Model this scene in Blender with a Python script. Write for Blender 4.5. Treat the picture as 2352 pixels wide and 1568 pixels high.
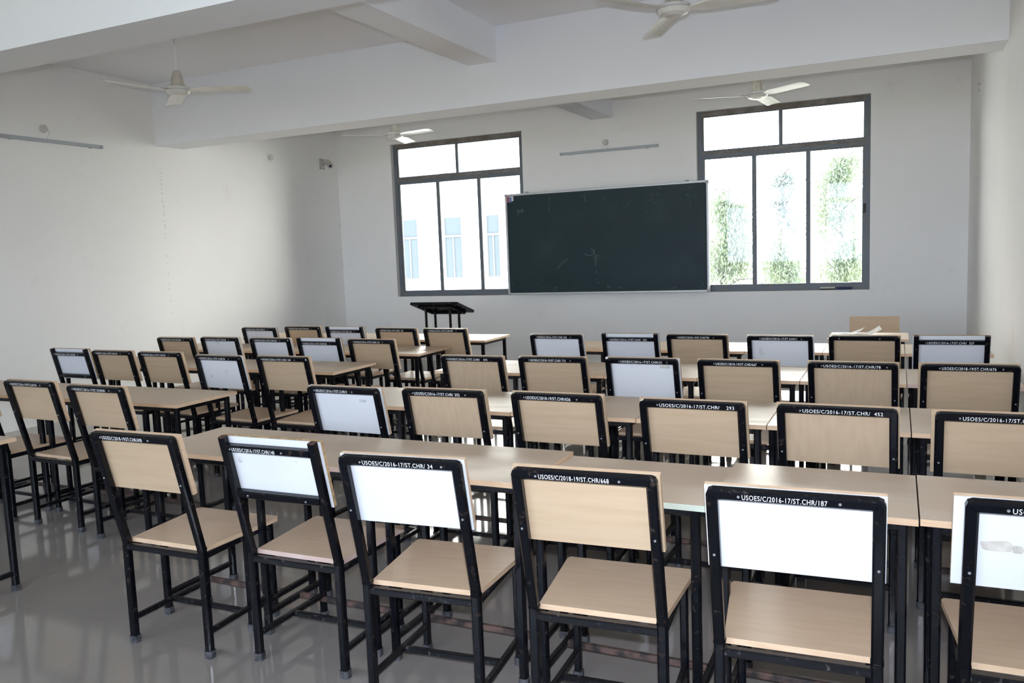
import bpy, bmesh, math, random
from mathutils import Vector, Matrix, Euler
R = math.radians
rnd = random.Random(7)
for o in list(bpy.data.objects): bpy.data.objects.remove(o)
S = bpy.context.scene
COL = S.collection

# ------------------------------------------------------------------ camera
cd = bpy.data.cameras.new('camera'); cam = bpy.data.objects.new('camera', cd); COL.objects.link(cam)
cd.sensor_width = 36; cd.lens = 1892.87 / 2352 * 36; cd.clip_start = .05; cd.clip_end = 400
yaw, pit, rol = R(25.1575), R(6.043), R(-2.195)
fw = Vector((-math.sin(yaw) * math.cos(pit), math.cos(yaw) * math.cos(pit), -math.sin(pit)))
ri = Vector((math.cos(yaw), math.sin(yaw), 0)); up = ri.cross(fw)
ri2 = math.cos(rol) * ri + math.sin(rol) * up; up2 = -math.sin(rol) * ri + math.cos(rol) * up
m = Matrix((ri2, up2, -fw)).transposed().to_4x4(); m.translation = (0, 0, 1.566)
cam.matrix_world = m
S.camera = cam
# ------------------------------------------------------------------ exposure
S.view_settings.view_transform = 'Standard'; S.view_settings.look = 'None'
S.view_settings.exposure = 0.21; S.view_settings.gamma = 1; S.view_settings.use_curve_mapping = False
# ------------------------------------------------------------------ world: bright overcast sky, warmer ahead, bluer behind
SKY = 22.3
W = bpy.data.worlds.new('world'); S.world = W; W.use_nodes = True
nt = W.node_tree; nt.nodes.clear()
out = nt.nodes.new('ShaderNodeOutputWorld'); bg = nt.nodes.new('ShaderNodeBackground')
tc = nt.nodes.new('ShaderNodeTexCoord'); sx = nt.nodes.new('ShaderNodeSeparateXYZ')
mr = nt.nodes.new('ShaderNodeMapRange'); mr.inputs[1].default_value = -.6; mr.inputs[2].default_value = .6
mx = nt.nodes.new('ShaderNodeMix'); mx.data_type = 'RGBA'
mx.inputs[6].default_value = (.345, .39, .475, 1); mx.inputs[7].default_value = (1.0, .985, .925, 1)
nt.links.new(tc.outputs['Generated'], sx.inputs[0]); nt.links.new(sx.outputs[1], mr.inputs[0])
nt.links.new(mr.outputs[0], mx.inputs[0]); nt.links.new(mx.outputs[2], bg.inputs[0])
bg.inputs[1].default_value = SKY; nt.links.new(bg.outputs[0], out.inputs[0])
S.cycles.max_bounces = 8; S.cycles.diffuse_bounces = 5; S.cycles.glossy_bounces = 3
S.cycles.transparent_max_bounces = 12; S.cycles.sample_clamp_indirect = 6; S.cycles.caustics_reflective = False
S.cycles.caustics_refractive = False
try: S.cycles.use_denoising = True; S.cycles.denoiser = 'OPENIMAGEDENOISE'
except Exception: pass
# room numbers
XL, XR, YF, YB, ZC, ZB, ZD = -7.98, .73, 10.79, -3.4, 3.71, 3.0, 3.383
WIN = [(-6.98, -4.80), (-2.35, -.30)]; WZ = (.98, 3.28)
BWIN = [(-7.4, -5.0), (-4.7, -2.3), (-1.9, .4)]
def portal(name, x0, x1, y, z0, z1, rx):
    l = bpy.data.lights.new(name, 'AREA'); l.shape = 'RECTANGLE'; l.size = x1 - x0; l.size_y = z1 - z0
    l.cycles.is_portal = True
    o = bpy.data.objects.new(name, l); COL.objects.link(o); o.location = ((x0 + x1) / 2, y, (z0 + z1) / 2); o.rotation_euler = (rx, 0, 0)
for i, (a, b) in enumerate(WIN): portal('window_daylight', a, b, YF + .16, WZ[0], WZ[1], R(-90))
for i, (a, b) in enumerate(BWIN): portal('window_daylight', a, b, YB - .22, WZ[0], WZ[1], R(90))
# the photographer's flash, on top of the camera
fl = bpy.data.lights.new('camera_flash', 'SPOT'); fl.energy = 315; fl.color = (.85, .94, 1.12); fl.spot_size = R(112); fl.spot_blend = 1.0
fl.shadow_soft_size = .022
fo = bpy.data.objects.new('camera_flash', fl); COL.objects.link(fo)
fo.location = cam.location + up2 * .10 + ri2 * .01 - fw * .02; fo.rotation_euler = cam.matrix_world.to_euler()
fo.location = Vector((0, 0, 1.566)) + up2 * .11 - fw * .02; fo.rotation_euler = m.to_euler()

# ------------------------------------------------------------------ materials
def mat(name, color, rough=.5, metal=0, noise=None, bump=None, coat=0, stretch=None, spec=.5, scale=8, col2=None, lo=.35, hi=.65, detail=4, rn=0):
    M = bpy.data.materials.new(name); M.use_nodes = True; n = M.node_tree; b = n.nodes['Principled BSDF']
    b.inputs['Base Color'].default_value = (*color, 1); b.inputs['Roughness'].default_value = rough
    b.inputs['Metallic'].default_value = metal; b.inputs['Specular IOR Level'].default_value = spec
    if coat: b.inputs['Coat Weight'].default_value = coat; b.inputs['Coat Roughness'].default_value = .1
    if col2 is not None:
        t = n.nodes.new('ShaderNodeTexCoord'); mp = n.nodes.new('ShaderNodeMapping')
        if stretch: mp.inputs['Scale'].default_value = stretch
        oi = n.nodes.new('ShaderNodeObjectInfo'); ad = n.nodes.new('ShaderNodeVectorMath'); ad.operation = 'ADD'
        sc_ = n.nodes.new('ShaderNodeVectorMath'); sc_.operation = 'SCALE'; sc_.inputs[3].default_value = 17
        cb = n.nodes.new('ShaderNodeCombineXYZ')
        for k in range(3): n.links.new(oi.outputs['Random'], cb.inputs[k])
        n.links.new(cb.outputs[0], sc_.inputs[0]); n.links.new(t.outputs['Object'], mp.inputs[0])
        n.links.new(mp.outputs[0], ad.inputs[0]); n.links.new(sc_.outputs[0], ad.inputs[1])
        nz = n.nodes.new('ShaderNodeTexNoise'); nz.inputs['Scale'].default_value = scale; nz.inputs['Detail'].default_value = detail
        n.links.new(ad.outputs[0], nz.inputs[0])
        r_ = n.nodes.new('ShaderNodeMapRange'); r_.inputs[1].default_value = lo; r_.inputs[2].default_value = hi
        n.links.new(nz.outputs[0], r_.inputs[0])
        x = n.nodes.new('ShaderNodeMix'); x.data_type = 'RGBA'; x.inputs[6].default_value = (*color, 1); x.inputs[7].default_value = (*col2, 1)
        n.links.new(r_.outputs[0], x.inputs[0]); n.links.new(x.outputs[2], b.inputs['Base Color'])
        if rn:
            rr = n.nodes.new('ShaderNodeMapRange'); rr.inputs[3].default_value = rough; rr.inputs[4].default_value = rough + rn
            n.links.new(r_.outputs[0], rr.inputs[0]); n.links.new(rr.outputs[0], b.inputs['Roughness'])
        if bump:
            bp = n.nodes.new('ShaderNodeBump'); bp.inputs['Strength'].default_value = bump; bp.inputs['Distance'].default_value = .01
            n.links.new(nz.outputs[0], bp.inputs['Height']); n.links.new(bp.outputs[0], b.inputs['Normal'])
    return M
PLASTER = mat('white_wall_paint', (.92, .905, .88), .85, col2=(.885, .87, .845), scale=1.3, lo=.3, hi=.8, detail=8, bump=.06, spec=.2)
CEILM = mat('ceiling_paint', (.90, .91, .94), .9, col2=(.87, .88, .91), scale=.9, lo=.3, hi=.8, detail=6, bump=.08, spec=.2)
BLACK = mat('black_enamel', (.0035, .004, .006), .20, col2=(.030, .020, .016), scale=38, lo=.62, hi=.74, bump=.05, rn=.4, spec=.28)
BLACK2 = mat('worn_black_enamel', (.006, .006, .008), .30, col2=(.12, .115, .115), scale=50, lo=.60, hi=.82, bump=.1, rn=.4, spec=.3)
REDWORN = mat('worn_brown_primer', (.03, .025, .025), .45, col2=(.13, .075, .06), scale=18, lo=.42, hi=.62, rn=.2)
RUST = mat('rusty_post_end', (.05, .022, .015), .7, col2=(.10, .05, .035), scale=60)
RUBBER = mat('dusty_rubber', (.03, .031, .036), .7, col2=(.10, .10, .11), scale=40)
BEIGE = mat('maple_laminate', (.545, .40, .262), .42, col2=(.49, .355, .225), scale=3.2, stretch=(1.2, 14, 14), lo=.35, hi=.75, spec=.35)
BEIGEV = mat('maple_laminate_upright_grain', (.55, .41, .275), .42, col2=(.495, .36, .235), scale=3.2, stretch=(14, 14, 1.2), lo=.35, hi=.75, spec=.35)
WHITE = mat('white_laminate', (.755, .765, .79), .38, col2=(.72, .73, .75), scale=5, lo=.4, hi=.8, spec=.35)
DIRTYWHITE = mat('smudged_white_laminate', (.79, .79, .80), .4, col2=(.52, .52, .54), scale=9, lo=.62, hi=.80, spec=.35)
EDGE = mat('light_edge_band', (.76, .55, .37), .45, col2=(.68, .47, .30), scale=14, stretch=(1, 1, 6))
EDGEG = mat('pale_green_edge_band', (.62, .74, .62), .45, col2=(.55, .60, .50), scale=12)
EDGEP = mat('pinkish_edge_band', (.66, .50, .44), .5, col2=(.58, .42, .36), scale=12)
CHIP = mat('bare_chipboard_edge', (.55, .38, .20), .8, col2=(.30, .19, .09), scale=60)
SEATM = mat('seat_laminate', (.64, .465, .32), .36, col2=(.59, .425, .285), scale=4, stretch=(1.5, 10, 1), lo=.35, hi=.7, spec=.45)
DESKM = mat('desk_laminate', (.60, .46, .335), .40, col2=(.66, .55, .445), scale=3.2, stretch=(1, 3, 1), lo=.45, hi=.8, spec=.34, rn=.15, detail=9)
STEEL = mat('zinc_screw', (.55, .56, .58), .4, .7)
LETTER = mat('white_paint_lettering', (.86, .86, .86), .6)
FANW = mat('cream_fan_enamel', (.80, .79, .75), .30, col2=(.74, .72, .67), scale=9)
FAND = mat('dusty_fan_enamel', (.66, .62, .55), .45, col2=(.52, .48, .41), scale=14)
DARK = mat('dark_gap', (.05, .045, .04), .7)
WINF = mat('blue_grey_window_steel', (.135, .155, .185), .45, col2=(.19, .185, .17), scale=7, lo=.45, hi=.75, rn=.2)
WDIRT = mat('dusty_brown_rail', (.16, .135, .11), .6, col2=(.26, .24, .22), scale=9, lo=.4, hi=.7)
ALU = mat('aluminium_trim', (.52, .52, .52), .42, .55)
CLIPP = mat('grey_plastic_corner', (.42, .43, .44), .5)
GREYB = mat('grey_batten_enamel', (.40, .42, .44), .4)
BOXP = mat('ivory_plastic', (.60, .58, .54), .45)
PAPER = mat('newsprint', (.72, .71, .70), .7, col2=(.50, .46, .46), scale=22, stretch=(1, 3, 1), lo=.5, hi=.7)
PAPRED = mat('newsprint_picture', (.45, .20, .18), .7, col2=(.25, .25, .3), scale=30)
NAVY = mat('navy_felt', (.03, .04, .10), .8); CREAM = mat('cream_wood', (.62, .58, .52), .6)
LENS = mat('black_lens', (.01, .01, .012), .15)
STRED = mat('sticker_red', (.50, .10, .12), .5); STBLU = mat('sticker_blue', (.12, .18, .36), .5); STWH = mat('sticker_white', (.7, .7, .72), .5)
TAPE = mat('old_tape', (.66, .62, .55), .6, col2=(.50, .46, .40), scale=30)
CHALK = mat('chalk', (.40, .44, .44), .9)
CHALKF = mat('faint_chalk', (.13, .18, .19), .9)
LEAF = mat('pale_leaf', (.17, .21, .165), .9, col2=(.21, .25, .165), scale=3, spec=.05)
LEAFB = mat('grey_green_leaf', (.175, .205, .20), .9, col2=(.195, .225, .215), scale=3, spec=.05)
BARK = mat('bark', (.08, .075, .075), .95, spec=.05)
BWALL = mat('white_render', (.80, .80, .78), .8); BGLASS = mat('dull_window_glass', (.085, .10, .108), .8, spec=.05); BFRAME = mat('pale_frame', (.15, .165, .175), .8, spec=.05)
SAND = mat('pale_ground', (.80, .77, .70), .95, col2=(.74, .71, .63), scale=.3)

for M_ in (LEAF, LEAFB):
    n = M_.node_tree; b = n.nodes['Principled BSDF']; t_ = n.nodes.new('ShaderNodeBsdfTranslucent'); x = n.nodes.new('ShaderNodeMixShader')
    src = b.inputs['Base Color'].links[0].from_socket; n.links.new(src, t_.inputs[0]); n.links.new(b.outputs[0], x.inputs[1]); n.links.new(t_.outputs[0], x.inputs[2])
    x.inputs[0].default_value = .5; n.links.new(x.outputs[0], n.nodes['Material Output'].inputs[0])
def grime(M, dark, scale, lo, hi, amt):
    n = M.node_tree; b = n.nodes['Principled BSDF']; src = b.inputs['Base Color'].links[0].from_socket
    t = n.nodes.new('ShaderNodeTexCoord'); nz = n.nodes.new('ShaderNodeTexNoise'); nz.inputs['Scale'].default_value = scale; nz.inputs['Detail'].default_value = 10; nz.inputs['Roughness'].default_value = .7
    r_ = n.nodes.new('ShaderNodeMapRange'); r_.inputs[1].default_value = lo; r_.inputs[2].default_value = hi; r_.inputs[4].default_value = amt
    x = n.nodes.new('ShaderNodeMix'); x.data_type = 'RGBA'; x.inputs[7].default_value = (*dark, 1)
    n.links.new(t.outputs['Object'], nz.inputs[0]); n.links.new(nz.outputs[0], r_.inputs[0]); n.links.new(r_.outputs[0], x.inputs[0]); n.links.new(src, x.inputs[6]); n.links.new(x.outputs[2], b.inputs['Base Color'])
grime(PLASTER, (.55, .52, .46), 2.3, .60, .85, .28)
grime(PLASTER, (.45, .44, .42), 14, .70, .78, .22)
def floor_material():
    M = bpy.data.materials.new('glossy_grey_tile'); M.use_nodes = True; n = M.node_tree; b = n.nodes['Principled BSDF']
    t = n.nodes.new('ShaderNodeTexCoord')
    br = n.nodes.new('ShaderNodeTexBrick'); br.offset = 0; br.inputs['Scale'].default_value = 1
    br.inputs['Brick Width'].default_value = .6; br.inputs['Row Height'].default_value = .6
    br.inputs['Mortar Size'].default_value = .0018; br.inputs['Mortar Smooth'].default_value = .2
    br.inputs['Color1'].default_value = (.31, .28, .255, 1); br.inputs['Color2'].default_value = (.32, .289, .263, 1); br.inputs['Mortar'].default_value = (.345, .315, .29, 1)
    nz = n.nodes.new('ShaderNodeTexNoise'); nz.inputs['Scale'].default_value = 1.4; nz.inputs['Detail'].default_value = 7
    mr = n.nodes.new('ShaderNodeMapRange'); mr.inputs[1].default_value = .35; mr.inputs[2].default_value = .7; mr.inputs[3].default_value = .05; mr.inputs[4].default_value = .12
    x = n.nodes.new('ShaderNodeMix'); x.data_type = 'RGBA'; x.blend_type = 'MULTIPLY'; x.inputs[0].default_value = .25
    n.links.new(t.outputs['Object'], br.inputs[0]); n.links.new(t.outputs['Object'], nz.inputs[0]); n.links.new(nz.outputs[0], mr.inputs[0])
    n.links.new(br.outputs[0], x.inputs[6]); n.links.new(nz.outputs[0], x.inputs[7]); n.links.new(x.outputs[2], b.inputs['Base Color'])
    n.links.new(mr.outputs[0], b.inputs['Roughness']); b.inputs['Specular IOR Level'].default_value = .45
    return M
FLOORM = floor_material()
def board_material():
    M = mat('green_chalkboard', (.004, .022, .027), .5, col2=(.012, .034, .039), scale=2.6, lo=.45, hi=.85, detail=9, spec=.35)
    return M
BOARDM = board_material()
def glass_material():
    M = bpy.data.materials.new('window_glass'); M.use_nodes = True; n = M.node_tree; n.nodes.clear()
    o = n.nodes.new('ShaderNodeOutputMaterial'); tr = n.nodes.new('ShaderNodeBsdfTransparent'); gl = n.nodes.new('ShaderNodeBsdfGlossy')
    tr.inputs[0].default_value = (.95, .965, .96, 1); gl.inputs['Roughness'].default_value = .03
    fr = n.nodes.new('ShaderNodeFresnel'); fr.inputs[0].default_value = 1.45; x = n.nodes.new('ShaderNodeMixShader')
    n.links.new(fr.outputs[0], x.inputs[0]); n.links.new(tr.outputs[0], x.inputs[1]); n.links.new(gl.outputs[0], x.inputs[2]); n.links.new(x.outputs[0], o.inputs[0])
    return M
GLASS = glass_material()

# ------------------------------------------------------------------ mesh helpers
def link(name, bm, mats, parent=None, loc=None, smooth=False):
    me = bpy.data.meshes.new(name); bmesh.ops.recalc_face_normals(bm, faces=bm.faces); bm.to_mesh(me); bm.free()
    for mm in (mats if isinstance(mats, (list, tuple)) else [mats]): me.materials.append(mm)
    if smooth:
        for p in me.polygons: p.use_smooth = True
    return mk(name, me, parent, loc)
def mk(name, data, parent=None, loc=None):
    o = bpy.data.objects.new(name, data); COL.objects.link(o)
    if parent: o.parent = parent
    if loc is not None: o.location = loc
    return o
def empty(name, loc=(0, 0, 0), rz=0, label=None, cat=None, group=None):
    o = bpy.data.objects.new(name, None); COL.objects.link(o); o.location = loc; o.rotation_euler = (0, 0, rz)
    o.empty_display_size = .1
    return tag(o, label, cat, group)
def tag(o, label=None, cat=None, group=None, kind=None):
    if label: o['label'] = label
    if cat: o['category'] = cat
    if group: o['group'] = group
    if kind: o['kind'] = kind
    return o
def box(bm, x0, x1, y0, y1, z0, z1, mi=0, M=None, bev=0):
    vs = [bm.verts.new(Vector(p)) for p in [(x0, y0, z0), (x1, y0, z0), (x1, y1, z0), (x0, y1, z0), (x0, y0, z1), (x1, y0, z1), (x1, y1, z1), (x0, y1, z1)]]
    fs = [bm.faces.new([vs[i] for i in f]) for f in [(0, 3, 2, 1), (4, 5, 6, 7), (0, 1, 5, 4), (1, 2, 6, 5), (2, 3, 7, 6), (3, 0, 4, 7)]]
    for f in fs: f.material_index = mi
    if bev:
        es = list({e for f in fs for e in f.edges}); r = bmesh.ops.bevel(bm, geom=es, offset=bev, segments=2, affect='EDGES', profile=.6)
        vs = list({v for f in r['faces'] for v in f.verts} | {v for v in vs if v.is_valid})
    if M is not None:
        for v in vs: v.co = M @ v.co
    return fs
def sweep(bm, pts, w, h, side, mi=0, cham=.18, caps=True, closed=False):
    """square tube with softened corners along pts; side = direction of the profile's first axis at every point"""
    pts = [Vector(p) for p in pts]; n = len(pts); rings = []
    c = cham * min(w, h)
    prof = [(w / 2, -h / 2 + c), (w / 2, h / 2 - c), (w / 2 - c, h / 2), (-w / 2 + c, h / 2), (-w / 2, h / 2 - c), (-w / 2, -h / 2 + c), (-w / 2 + c, -h / 2), (w / 2 - c, -h / 2)]
    for i, p in enumerate(pts):
        a = (pts[i] - pts[i - 1]).normalized() if i > 0 else (pts[1] - pts[0]).normalized()
        b = (pts[i + 1] - pts[i]).normalized() if i < n - 1 else a
        t = (a + b).normalized(); s = Vector(side) - t * t.dot(Vector(side)); s.normalize(); u = s.cross(t).normalized()
        k = 1 / max(.4, t.dot(a)) if i > 0 else 1
        # stretch across the mitre in the bending plane (the axis that is not `side`)
        bend = (b - a)
        ring = []
        for (x, y) in prof:
            kx = ky = 1
            if bend.length > 1e-4:
                if abs(bend.normalized().dot(s)) > .5: kx = k
                else: ky = k
            ring.append(bm.verts.new(p + s * x * kx + u * y * ky))
        rings.append(ring)
    for r0, r1 in zip(rings, rings[1:]):
        for j in range(8):
            f = bm.faces.new((r0[j], r0[(j + 1) % 8], r1[(j + 1) % 8], r1[j])); f.material_index = mi
    if caps:
        for r_ in (rings[0], rings[-1]):
            f = bm.faces.new(r_); f.material_index = mi
def cyl(bm, p0, p1, r0, r1=None, seg=12, mi=0):
    p0, p1 = Vector(p0), Vector(p1); r1 = r0 if r1 is None else r1; t = (p1 - p0).normalized()
    s = t.orthogonal().normalized(); u = t.cross(s)
    A = [bm.verts.new(p0 + (s * math.cos(a) + u * math.sin(a)) * r0) for a in [2 * math.pi * i / seg for i in range(seg)]]
    B = [bm.verts.new(p1 + (s * math.cos(a) + u * math.sin(a)) * r1) for a in [2 * math.pi * i / seg for i in range(seg)]]
    for i in range(seg):
        f = bm.faces.new((A[i], A[(i + 1) % seg], B[(i + 1) % seg], B[i])); f.material_index = mi
    for q in (A, B):
        f = bm.faces.new(q); f.material_index = mi
def lathe(bm, prof, c=(0, 0, 0), seg=32, mi=0):
    rings = []
    for r, z in prof:
        if r < 1e-6: rings.append([bm.verts.new((c[0], c[1], c[2] + z))])
        else: rings.append([bm.verts.new((c[0] + r * math.cos(2 * math.pi * i / seg), c[1] + r * math.sin(2 * math.pi * i / seg), c[2] + z)) for i in range(seg)])
    for a, b in zip(rings, rings[1:]):
        for i in range(seg):
            j = (i + 1) % seg
            q = [a[i % len(a)], a[j % len(a)], b[j % len(b)], b[i % len(b)]]
            q = [v for k, v in enumerate(q) if v not in q[:k]]
            if len(q) > 2: f = bm.faces.new(q); f.material_index = mi
def text_mesh(txt, width, height, name='inscription', shear=0):
    cu = bpy.data.curves.new('t', 'FONT'); cu.body = txt; cu.size = 1; cu.offset = .003; cu.space_character = 1.12; cu.resolution_u = 3; cu.shear = shear
    o = bpy.data.objects.new('t', cu); COL.objects.link(o)
    dg = bpy.context.evaluated_depsgraph_get(); me = bpy.data.meshes.new_from_object(o.evaluated_get(dg))
    bpy.data.objects.remove(o); bpy.data.curves.remove(cu)
    xs = [v.co.x for v in me.vertices]; ys = [v.co.y for v in me.vertices]
    if not xs: return me
    x0, x1, y0, y1 = min(xs), max(xs), min(ys), max(ys)
    y0 = 0; y1 = .70
    for v in me.vertices: v.co = ((v.co.x - x0) / (x1 - x0) * width, (v.co.y - y0) / (y1 - y0) * height, 0)
    me.name = name; return me
def copy_tree(o, parent=None, swap=None):
    c = o.copy(); COL.objects.link(c); c.parent = parent
    for ch in o.children: copy_tree(ch, c)
    return c

# ------------------------------------------------------------------ the room
def holed_wall(name, x0, x1, z0, z1, yin, yout, holes, m):
    bm = bmesh.new()
    xs = sorted({x0, x1, *[h[0] for h in holes], *[h[1] for h in holes]}); zs = sorted({z0, z1, *[h[2] for h in holes], *[h[3] for h in holes]})
    def inh(a, b, c, d): return any(h[0] <= a and b <= h[1] and h[2] <= c and d <= h[3] for h in holes)
    for a, b in zip(xs, xs[1:]):
        for c, d in zip(zs, zs[1:]):
            if inh(a, b, c, d): continue
            for y in (yin, yout): bm.faces.new([bm.verts.new(p) for p in [(a, y, c), (b, y, c), (b, y, d), (a, y, d)]])
    for h in list(holes) + [(x0, x1, z0, z1)]:
        for q in [((h[0], h[2]), (h[1], h[2])), ((h[1], h[2]), (h[1], h[3])), ((h[1], h[3]), (h[0], h[3])), ((h[0], h[3]), (h[0], h[2]))]:
            (a, c), (b, d) = q
            bm.faces.new([bm.verts.new(p) for p in [(a, yin, c), (b, yin, d), (b, yout, d), (a, yout, c)]])
    bmesh.ops.remove_doubles(bm, verts=bm.verts, dist=1e-5)
    return tag(link(name, bm, m), kind='structure')
def sbox(name, *a, m=PLASTER):
    bm = bmesh.new(); box(bm, *a); return tag(link(name, bm, m), kind='structure')
sbox('floor', XL - .2, XR + .2, YB - .24, YF + .15, -.15, 0, m=FLOORM)
sbox('ceiling', XL - .2, XR + .2, YB - .24, YF + .15, ZC, ZC + .15, m=CEILM)
wl = sbox('wall_left', XL - .2, XL, YB, YF, 0, ZC)
sbox('wall_right', XR, XR + .2, YB, YF, 0, ZC)
holed_wall('wall_front', XL - .2, XR + .2, 0, ZC, YF, YF + .15, [(a, b, *WZ) for a, b in WIN], PLASTER)
holed_wall('wall_back', XL - .2, XR + .2, 0, ZC, YB, YB - .24, [(a, b, *WZ) for a, b in BWIN], PLASTER)
sbox('trim_1', XL, XR, 3.62, 4.005, ZB, ZC, m=CEILM)          # cross beams
sbox('trim_2', XL, XR, 7.264, 7.68, ZB, ZC, m=CEILM)
XD = (-3.763, -3.46)
sbox('trim_3', *XD, YB, 3.62, ZD, ZC, m=CEILM)                # lengthwise beams between them
sbox('trim_4', *XD, 4.005, 7.264, ZD, ZC, m=CEILM)
sbox('trim_5', *XD, 7.68, YF, ZD - .06, ZC, m=CEILM)

def window(name, x0, x1, z0, z1, ywall, sgn):
    """steel window set near the outer side of the reveal; sgn +1 = outside is +Y"""
    root = empty(name, (0, 0, 0)); tag(root, kind='structure')
    y0, y1 = sorted((ywall + sgn * .07, ywall + sgn * .125))
    zt = z0 + .765 * (z1 - z0); fwid = .058
    bm = bmesh.new()
    box(bm, x0, x0 + fwid, y0, y1, z0, z1); box(bm, x1 - fwid, x1, y0, y1, z0, z1)
    box(bm, x0 + fwid, x1 - fwid, y0, y1, z0, z0 + fwid, 0); box(bm, x0 + fwid, x1 - fwid, y0, y1, z1 - fwid, z1, 1)
    box(bm, x0 + fwid, x1 - fwid, y0, y1, zt - .04, zt + .0, 0); box(bm, x0 + fwid, x1 - fwid, y0 - .006, y1, zt, zt + .032, 1)
    link('window_frame', bm, [WINF, WDIRT], root)
    # inner casements: three below, two above
    def bars(a, b, c, d, n, w=.03):
        cuts = [a + (b - a) * i / n for i in range(n + 1)]
        for i in range(n):
            p, q = cuts[i], cuts[i + 1]
            l = w if i == 0 else w * .5 + .012; r_ = w if i == n - 1 else w * .5 + .012
            bb = bmesh.new(); ym, yn = y0 + .012, y1 - .012
            box(bb, p, p + l, ym, yn, c, d); box(bb, q - r_, q, ym, yn, c, d)
            box(bb, p + l, q - r_, ym, yn, c, c + w); box(bb, p + l, q - r_, ym, yn, d - w * .7, d)
            f = link('casement', bb, WINF, root)
            g = bmesh.new(); box(g, p + l, q - r_, (ym + yn) / 2 - .002, (ym + yn) / 2 + .002, c + w, d - w * .7)
            link('pane', g, GLASS, f)
    bars(x0 + fwid, x1 - fwid, z0 + fwid, zt - .04, 3)
    bars(x0 + fwid, x1 - fwid, zt + .032, z1 - fwid, 2, .022)
    bm = bmesh.new(); box(bm, x1 - fwid - .02, x1 - fwid + .01, y0 - sgn * .02 if sgn > 0 else y1, y0 if sgn > 0 else y1 + .02, z0 + .42 * (z1 - z0) * .95, z0 + .42 * (z1 - z0) * .95 + .11)
    box(bm, x1 - fwid - .012, x1 - fwid + .002, y0 - .035, y0 - .02, z0 + .93, z0 + 1.02) if sgn > 0 else None
    link('latch', bm, DARK, root)
    bm = bmesh.new()
    for (a, b, c, d) in ((x0, x1, z0, z0 + .004),):
        ys = sorted((ywall + sgn * .04, ywall + sgn * .07)); box(bm, a + .002, b - .002, ys[0], ys[1], c, d)
    link('dirt_strip', bm, WDIRT, root)
    return root
window('window_1', *WIN[0], *WZ, YF, 1)
window('window_2', *WIN[1], *WZ, YF, 1)
window('window_3', *BWIN[0], *WZ, YB, -1)
window('window_4', *BWIN[1], *WZ, YB, -1)
window('window_5', *BWIN[2], *WZ, YB, -1)

# fine plaster cracks: under the beam and down the left corner; a faint pencilled rectangle on the front wall
q_ = random.Random(4)
CRK = mat('crack_line', (.50, .48, .45), .9)
bm = bmesh.new()
for y0, z0, z1, n_ in ((7.31, 1.9, 2.72, 16), (7.30, 1.0, 1.8, 7)):
    for i in range(n_):
        z = z0 + (z1 - z0) * (i + q_.random() * .6) / n_; y = y0 + q_.uniform(-.006, .006); box(bm, XL, XL + .0012, y, y + .005, z, z + q_.uniform(.01, .035))
link('plaster_crack', bm, CRK, wl)['kind'] = 'stuff'
bm = bmesh.new()
for i in range(34):
    z = .5 + 2.3 * (i + q_.random() * .7) / 34; box(bm, XL, XL + .0012, YF - .012 + q_.uniform(-.003, .003), YF - .006, z, z + q_.uniform(.008, .04))
link('plaster_crack', bm, CRK, wl)['kind'] = 'stuff'

# ------------------------------------------------------------------ chairs
WR, TOPZ, TY, KZ, SZ = .221, .924, -.111, .444, .45
tw = .031
updir = Vector((0, TY, TOPZ - KZ)).normalized()           # along the tilted posts
nrm = Vector((1, 0, 0)).cross(updir)                      # out of the back, towards the viewer
def backp(x, s, off=0):                                   # a point on the tilted back: x across, s metres above the knee, off outwards from the near face
    return Vector((x, 0, KZ)) + updir * s + nrm * off
SL = (TOPZ - KZ) / updir.z                                # length of the tilted post
PX = WR - tw / 2
def frame_mesh(kind):
    bm = bmesh.new()
    if kind == 'hoop':
        r = .0045; top = SL - tw / 2; pts = [backp(-PX, -.004, -tw / 2), backp(-PX, top - r, -tw / 2), backp(-PX + r * .3, top - r * .3, -tw / 2), backp(-PX + r, top, -tw / 2)]
        pts += [Vector((-p.x, p.y, p.z)) for p in reversed(pts)]
        sweep(bm, pts, tw, tw, nrm)
    else:
        for s in (-1, 1): sweep(bm, [backp(s * PX, -.004, -tw / 2), backp(s * PX, SL, -tw / 2)], tw, tw, nrm)
        sweep(bm, [backp(-PX + tw / 2, SL - .042, -tw / 2), backp(PX - tw / 2, SL - .042, -tw / 2)], tw, .028, nrm)
        sweep(bm, [backp(-PX + tw / 2, SL - .235, -tw / 2), backp(PX - tw / 2, SL - .235, -tw / 2)], tw, .030, nrm)
    # welded seam ring at the knee
    for s in (-1, 1): sweep(bm, [backp(s * PX, -.003, -tw / 2), backp(s * PX, .003, -tw / 2)], tw + .003, tw + .003, nrm)
    return bm
def panel_mesh(kind, white, dx):
    bm = bmesh.new(); w = .226; s1 = SL - (.003 if kind == 'hoop' else .004); s0 = s1 - (.252 if kind == 'hoop' else .262)
    M = Matrix((Vector((1, 0, 0)), updir, nrm)).transposed().to_4x4(); M.translation = Vector((dx, 0, KZ))
    o = -tw - .0005
    if white:
        box(bm, -w, w, s0, s1, o - .0045, o, 0, M); box(bm, -w, w, s0, s1, o - .019, o - .0045, 1, M)
    else:
        fs = box(bm, -w, w, s0, s1, o - .019, o, 1, M); fs[1].material_index = 0; fs[0].material_index = 0
    return bm
proto = {}
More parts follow.
